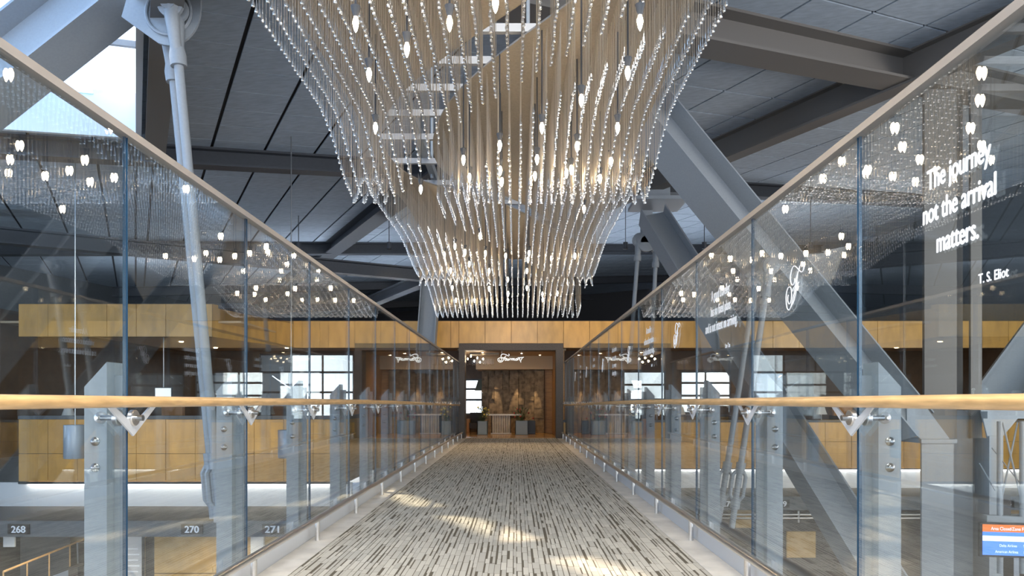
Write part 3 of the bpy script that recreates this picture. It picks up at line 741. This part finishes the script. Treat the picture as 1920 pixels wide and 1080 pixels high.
# added fill lamps with dummy troughs on lounge roof and side walls, brightening the ceiling
for (x0, x1, y, z, e) in ((-12, -3, 21.2, 3.5, 90), (-2, 14, 22, 3.5, 150), (-9, 10, 25.5, 3.5, 160)):
    o = tag(MB().box(x0, x1, y-.06, y+.06, 3.42, 3.47).build('dummy_trough', M_paintd), 'made-up dark trough on the roof of the lounge for an added fill lamp, out of view', 'light', 'added roof fill lamps')
    light('ceiling_fill', 'AREA', ((x0+x1)/2, y, z), e, (.80, .88, 1), x1-x0, target=((x0+x1)/2, y+.01, 9), sy=.12)
for (x, y, z, e) in ((-14.9, 11, 2.9, 150), (15.9, 13, 3.2, 210)):
    tag(MB().box(x-.1, x+.1, y-3, y+3, z-.1, z-.05).build('dummy_trough', M_paintd), 'made-up dark trough for an added fill lamp on the %s hall wall' % ('left' if x < 0 else 'right'), 'light', 'added wall fill lamps')
    light('ceiling_fill', 'AREA', (x, y, z), e, (.66, .82, 1) if x < 0 else (1, .93, .85), .12, target=(x*.72, y, 9), sy=6)
# timber wall washers on the roof beam
for x in (-5.5, -3.2, -1.2, .8, 2.8, 4.8, 7.5, 10.5):
    light('wall_wash', 'SPOT', (x, 17.6, 4.9), 88 if abs(x) < 3 else 12, (1, .76, .44), .1, spot=64, blend=.8, target=(x, 20, 2.9))
    if abs(x) < 1.5: light('bridge_downlight', 'SPOT', (x, 17.6, 4.9), 170, (1, .70, .38), .1, spot=75, blend=.9, target=(x*.4, 15.2, 0))
    zc = ZC+.104*(.877*x+.48*17.6)
    o = MB().lathe([(.06, 4.93), (.06, 5.1)], (x, 17.6, 0), 12).tube([(x, 17.6, 5.1), (x, 17.6, zc)], .01, 6).build('wall_washer_lamp', M_paintd); tag(o, 'small dark spotlight hung from the roof before the timber wall', 'light', 'wall washers')
for x in (-9.5, -7.0, -5.0): light('wall_wash', 'SPOT', (x, 13.6, 2.4), 75, (1, .78, .48), .1, spot=70, blend=.8, target=(x, YL, -.2))
for x in (3, 6, 9, 12): light('wall_wash', 'SPOT', (x, 18.0, 2.9), 50, (1, .78, .48), .1, spot=90, blend=.8, target=(x, YW, -.3))
# lounge furniture near the counter
random.seed(11)
TL = [(128, 775, 18.3), (172, 772, 19.2), (228, 742, 18.4), (1232, 771, 21.6), (1275, 771, 21.8), (1540, 771, 21.5)]
TLAB = ['at the far left of the lounge counter', 'second from the left behind the lounge counter', 'beside the hanging screen left of the bridge', 'nearest the doorway right of the bridge', 'second right of the doorway', 'far right behind the lounge counter']
for (px, py, Y), l in zip(TL, TLAB):
    p = P(px, py, Y); o = thing('table_lamp', 'white cone shaded table lamp '+l, 'lamp', (p.x, Y, .42), 'lounge table lamps')
    MB().lathe([(.17, -.10), (.09, .14)], p, 18).build('lamp_shade', M_shade, o, True); MB().tube([(p.x, Y, .44), (p.x, Y, p.z+.05)], .015, 8).lathe([(.08, .42), (.08, .445)], (p.x, Y, 0), 14).build('base', M_steel, o, True)
    tb = thing('side_table', 'small round dark table under the lamp '+l, 'table', (p.x, Y, 0), 'lounge side tables')
    MB().lathe([(.35, .39), (.35, .42)], (p.x, Y, 0), 20).build('table_top', M_lwood, tb, True); MB().lathe([(.18, 0), (.18, .02), (.03, .04), (.03, .39)], (p.x, Y, 0), 14).build('leg', M_black, tb, True)
for i, (x, y) in enumerate([(-9.8, 19.6), (-8.6, 21.0), (-6.9, 20.2), (-5.2, 22.3), (-3.2, 22.6), (3.0, 22.4), (4.6, 23.0), (6.6, 22.2), (8.4, 22.8), (10.6, 22.2)]):
    o = thing('armchair', 'dark upholstered lounge chair %s' % ['at the far left', 'second from left', 'third from left', 'left of the tall window', 'left beside the doorway', 'right beside the doorway', 'before the bright right window', 'between the right windows', 'near the second right window', 'at the far right'][i], 'armchair', (x, y, 0), 'lounge armchairs')
    MB().box(x-.3, x+.3, y-.3, y+.3, .15, .42).build('seat', M_fab, o); MB().box(x-.3, x+.3, y+.2, y+.34, .15, .92).build('backrest', M_tan if i % 3 == 0 else M_fab, o)
    for s in (-1, 1): MB().box(x+s*.34-.05, x+s*.34+.05, y-.3, y+.34, 0, .6).build('armrest', M_fab, o)

mo = thing('wall_monitor', 'small white lit screen hanging behind the lounge counter at left', 'screen', P(306, 738, 17.6))
p = P(306, 738, 17.6); MB().box(p.x-.22, p.x+.22, p.y, p.y+.04, p.z-.14, p.z+.16).build('casing', M_black, mo); MB().box(p.x-.2, p.x+.2, p.y-.006, p.y-.001, p.z-.12, p.z+.14).build('display', M_scr, mo)
MB().tube([(p.x, p.y+.02, p.z+.16), (p.x, p.y+.02, 2.95)], .015, 6).build('drop_pole', M_bolt, mo)

# ------------------------------------------------------------------ mezzanine and lower level beyond the glass
struct(MB().box(-15, -2.1, 14.6, YL+.15, -1.5, -1.44).box(2.0, 16, 18.3, YW+.1, -1.5, -1.44).box(-2.1, 2.0, 18.3, YW+.1, -1.5, -1.44).build('floor_mezzanine', M_dkcarp))
struct(MB().box(-15, -2.1, 14.55, 14.75, -1.78, -1.45).box(1.9, 16, 18.25, 18.45, -1.80, -1.45).build('mezzanine_fascia', M_conc))
struct(MB().box(-15, 16, -8, YW+.2, -4.7, -4.6).build('floor_lower', M_lower))
NUM = [('268', 35, 992, 14.53), ('270', 360, 982, 14.53), ('271', 512, 978, 14.53), ('278', 1365, 944, 18.23), ('279', 1464, 941, 18.23), ('284', 1885, 923, 18.23)]
for s, px, py, Y in NUM:
    p = P(px, py, Y); p.z = -1.615 if p.x < 0 else -1.63
    o = thing('number_sign', 'dark sign reading %s on the grey mezzanine fascia' % s, 'sign', p, 'gate number signs')
    k = Y/14.5
    MB().box(p.x-.225, p.x+.225, Y-.01, Y+.02, p.z-.105, p.z+.105).build('sign_plate', M_black, o)
    text_obj(s, 'lettering', M_text, .2, frame((p.x, Y-.012, p.z-.07), (1, 0, 0), (0, 0, 1)), o, width=.29, bold=.007)
# lower left: wall panels, poster, counter, luggage trolleys
struct(MB().box(-15, -12.2, 16.0, 16.2, -4.6, -1.5).box(-8.35, -2.1, 16.0, 16.2, -4.6, -1.5).box(-12.2, -8.35, 19, 19.2, -4.6, -1.5).box(-2.1, 2, YW, YW+.2, -4.6, -1.5).build('wall_lower_left', M_dkwall))
q = MB()
for x in (-8.3, -6.5): 
    for z in ((-4.55, -2.9), (-2.88, -1.55)): q.box(x+.01, x+1.78, 15.93, 16.0, *z)
wp = struct(q.build('wall_panel', M_ply))
struct(MB().box(-6.05, -5.75, 15.85, 15.99, -4.5, -1.6).build('door_2', M_white))
ps = thing('information_poster', 'framed grey notice on the lower wall below the 270 sign', 'poster', (-8.75, 15.9, -2.4))
MB().box(-8.98, -8.52, 15.9, 15.95, -3.15, -1.85).build('frame', M_black, ps); MB().box(-8.94, -8.56, 15.885, 15.9, -3.1, -1.9).build('sheet', M_chan, ps)
q = MB()
for i in range(5): q.box(-8.9, -8.64+.03*(i % 2), 15.878, 15.885, -2.85+.13*i, -2.82+.13*i)
q.build('printed_lines', M_text, ps)
tag(MB().box(-12.9, -11.35, 15.2, 15.9, -4.6, -2.05).box(-12.9, -11.35, 15.15, 15.25, -2.0, -1.95).box(-12.9, -11.35, 15.15, 15.25, -1.9, -1.86).build('check_in_cabinet', M_black), 'black cabinet with steel rails under the 268 sign', 'cabinet')
nb = tag(MB().box(-11.3, -11.05, 15.3, 15.34, -2.15, -1.72).build('notice_board', M_white), 'small white notice beside the black cabinet', 'notice')
for s, (x0, x1) in enumerate(((-11.0, -10.35), (-9.12, -9.12))):
    q = MB(); y0, y1 = 14.9, 17.6
    q.tube([(x0, y0, -2.6), (x1 if s == 0 else x1, y1, -2.2)], .025, 8)
    for i in range(6):
        t = i/5; x = x0+(x1-x0)*t; y = y0+(y1-y0)*t; q.tube([(x, y, -4.6), (x, y, -2.6+.4*t)], .016, 6)
    tag(q.build('barrier_rail', M_wood, None, True), 'brass barrier rail %s the parked trolleys' % ('left of' if s == 0 else 'right of'), 'rail')
for i in range(4):
    x, y = -10.3+.28*i, 16.6+.1*(i % 2); o = thing('luggage_trolley', 'parked dark luggage trolley %s of the row at lower left' % ['first', 'second', 'third', 'fourth'][i], 'trolley', (x, y, -4.6), 'parked luggage trolleys')
    q = MB(); q.tube([(x-.12, y, -4.45), (x-.12, y-.1, -2.3), (x+.12, y-.1, -2.3), (x+.12, y, -4.45)], .02, 8); q.tube([(x-.12, y, -3.3), (x-.12, y-.5, -3.3), (x+.12, y-.5, -3.3), (x+.12, y, -3.3)], .018, 6); q.build('frame', M_bolt, o, True)
    MB().box(x-.11, x+.11, y-.45, y-.05, -3.3, -2.8).build('basket', M_fab, o)
    for s in (-1, 1): MB().lathe([(.07, -.02), (.07, .02)], (x+s*.12, y-.1, -4.52), 12, 'x').build('wheel', M_black, o, True)
# lower right: dark wall with timber openings, steel guard rail
struct(MB().box(2, 16, 18.8, 19.0, -4.6, -1.5).build('wall_lower_right', M_dkwall))
q = MB()
for (px0, px1, py0, py1) in ((1380, 1412, 956, 990), (1476, 1530, 997, 1046), (1890, 1960, 930, 975)):
    a, b_ = P(px0, py1, 18.7), P(px1, py0, 18.7); q.box(a.x, b_.x, 18.72, 18.8, a.z, b_.z)
struct(q.build('wall_panel', M_ply))
q = MB()
for z in (-1.9, -1.99): q.tube([(4.8, 18.1, z), (13.5, 18.1, z)], .028, 8)
for i in range(8): q.tube([(5+1.2*i, 18.1, -1.8), (5+1.2*i, 18.1, -2.1)], .03, 8)
tag(q.build('pipe_rail', M_steel, None, True), 'twin steel pipe rail below the right mezzanine fascia', 'rail')
# braced steel frame and flight screen at far right
fr = thing('braced_frame', 'slim braced steel frame beyond the column at far right', 'frame', (6.9, 9.6, -4.6))
Yf = 9.6
q = MB()
for px in (1874, 1916, 1958): q.tube([P(px, 1075, Yf), P(px, 790, Yf)], .033, 10)
q.build('upright', M_paint, fr, True)
q = MB(); q.bar(P(1846, 778, Yf), P(1985, 778, Yf), .12, .10); q.bar(P(1846, 972, Yf), P(1985, 978, Yf), .1, .10); q.build('cross_beam', M_paint, fr)
q = MB(); q.tube([P(1880, 792, Yf), P(1913, 930, Yf)], .012, 6); q.tube([P(1908, 792, Yf+.03), P(1878, 935, Yf+.03)], .012, 6); q.tube([P(1860, 840, Yf+.2), P(1912, 905, Yf+.2)], .008, 6); q.tube([P(1836, 868, Yf+.2), P(1866, 920, Yf+.2)], .008, 6)
q.build('brace', M_paint, fr, True)
sc_ = thing('flight_screen', 'lit blue flight information screen with orange heading at lower right', 'screen', (6.5, 9.0, -.8))
su = Vector((.985, -.17, 0)); sv = Vector((0, 0, 1)); so = P(1842, 1040, 9.1)
W_, H_ = .72, .40
q = MB(); q.prism([(-.02, -.03), (W_+.02, -.03), (W_+.02, H_+.02), (-.02, H_+.02)], so+Vector((.0, .012, 0)), su, sv, -.06); q.build('casing', M_black, sc_)
nn = su.cross(sv)
def strip(v0, v1, m, nm, e=.002): MB().prism([(0, v0), (W_, v0), (W_, v1), (0, v1)], so+nn*e, su, sv, .001).build(nm, m, sc_)
M_so = mat('screen_orange', (.55, .12, .02), .4, emit=.6, ecol=(.75, .16, .02)); M_sb = mat('screen_blue', (.05, .15, .6), .4, emit=.8, ecol=(.06, .20, .75)); M_sw = mat('screen_white', (.7, .75, .9), .4, emit=.7, ecol=(.7, .75, .95))
strip(H_*.76, H_, M_so, 'heading_bar'); strip(0, H_*.76, M_sb, 'blue_field'); strip(H_*.46, H_*.63, M_sw, 'white_row', .004)
def st(s, u, v, size): text_obj(s, 'lettering', M_sw, size, frame(so+su*u+sv*v+nn*.006, su, sv), sc_, xs=.75, align='LEFT')
st('Area Closed/Zone Ferm\u00e9', .10, H_*.82, .062); st('Delta Airlines', .20, H_*.28, .05); st('92-97', .48, H_*.28, .05); st('American Airlines', .15, H_*.08, .05); st('145-1', .48, H_*.08, .05)
bn = thing('seating_bench', 'dark waiting seat behind the braced frame at far right', 'bench', (8.2, 12.2, -4.6))
MB().box(7.6, 8.9, 12.0, 12.5, -1.3, -1.22).build('seat', M_fab, bn); MB().box(7.6, 8.9, 12.45, 12.55, -1.22, -.62).build('backrest', M_fab, bn); MB().box(7.7, 7.8, 12.1, 12.4, -4.6, -1.3).box(8.7, 8.8, 12.1, 12.4, -4.6, -1.3).build('leg', M_bolt, bn)
# pendants beyond the left glass
for px, py, Y, r, h, l in ((141, 828, 12.0, .175, .58, 'grey cylinder pendant on a cable beyond the nearest left pane'), (546, 832, 12.0, .22, .48, 'pale grey cylinder pendant on a cable further along the left')):
    p = P(px, py, Y); o = thing('pendant_lamp', l, 'lamp', p, 'cylinder pendants')
    MB().lathe([(r*.97, -h/2), (r, -h/2+.01), (r, h/2-.01), (r*.97, h/2)], p, 24).build('lamp_body', M_pend, o, True)
    zc = ZC+.104*(.877*p.x+.48*p.y); MB().tube([(p.x, p.y, p.z+h/2), (p.x, p.y, zc)], .011, 6).build('cable', M_bolt, o)

# ------------------------------------------------------------------ hall enclosure and daylight
struct(MB().box(-15.2, -15, 6, 46.3, -4.6, 8.2).build('wall_hall_left', M_conc)); struct(MB().box(16, 16.2, 8, 46.3, -4.6, 10.5).build('wall_hall_right', M_conc))
struct(MB().box(-40, 40, 46, 46.3, 4.55, 12).build('wall_far', M_roof))
struct(MB().box(-120, 120, -60, 200, -5.4, -5.0).build('ground', M_ground))
for (x, y) in ((-10, 15.2), (-6.5, 15.2), (6, 17.2), (11, 17.2)): light('lower_lamp', 'SPOT', (x, y-.4, -1.52), 90, (1, .84, .62), .04, spot=150, blend=.6, target=(x, y-.6, -4))
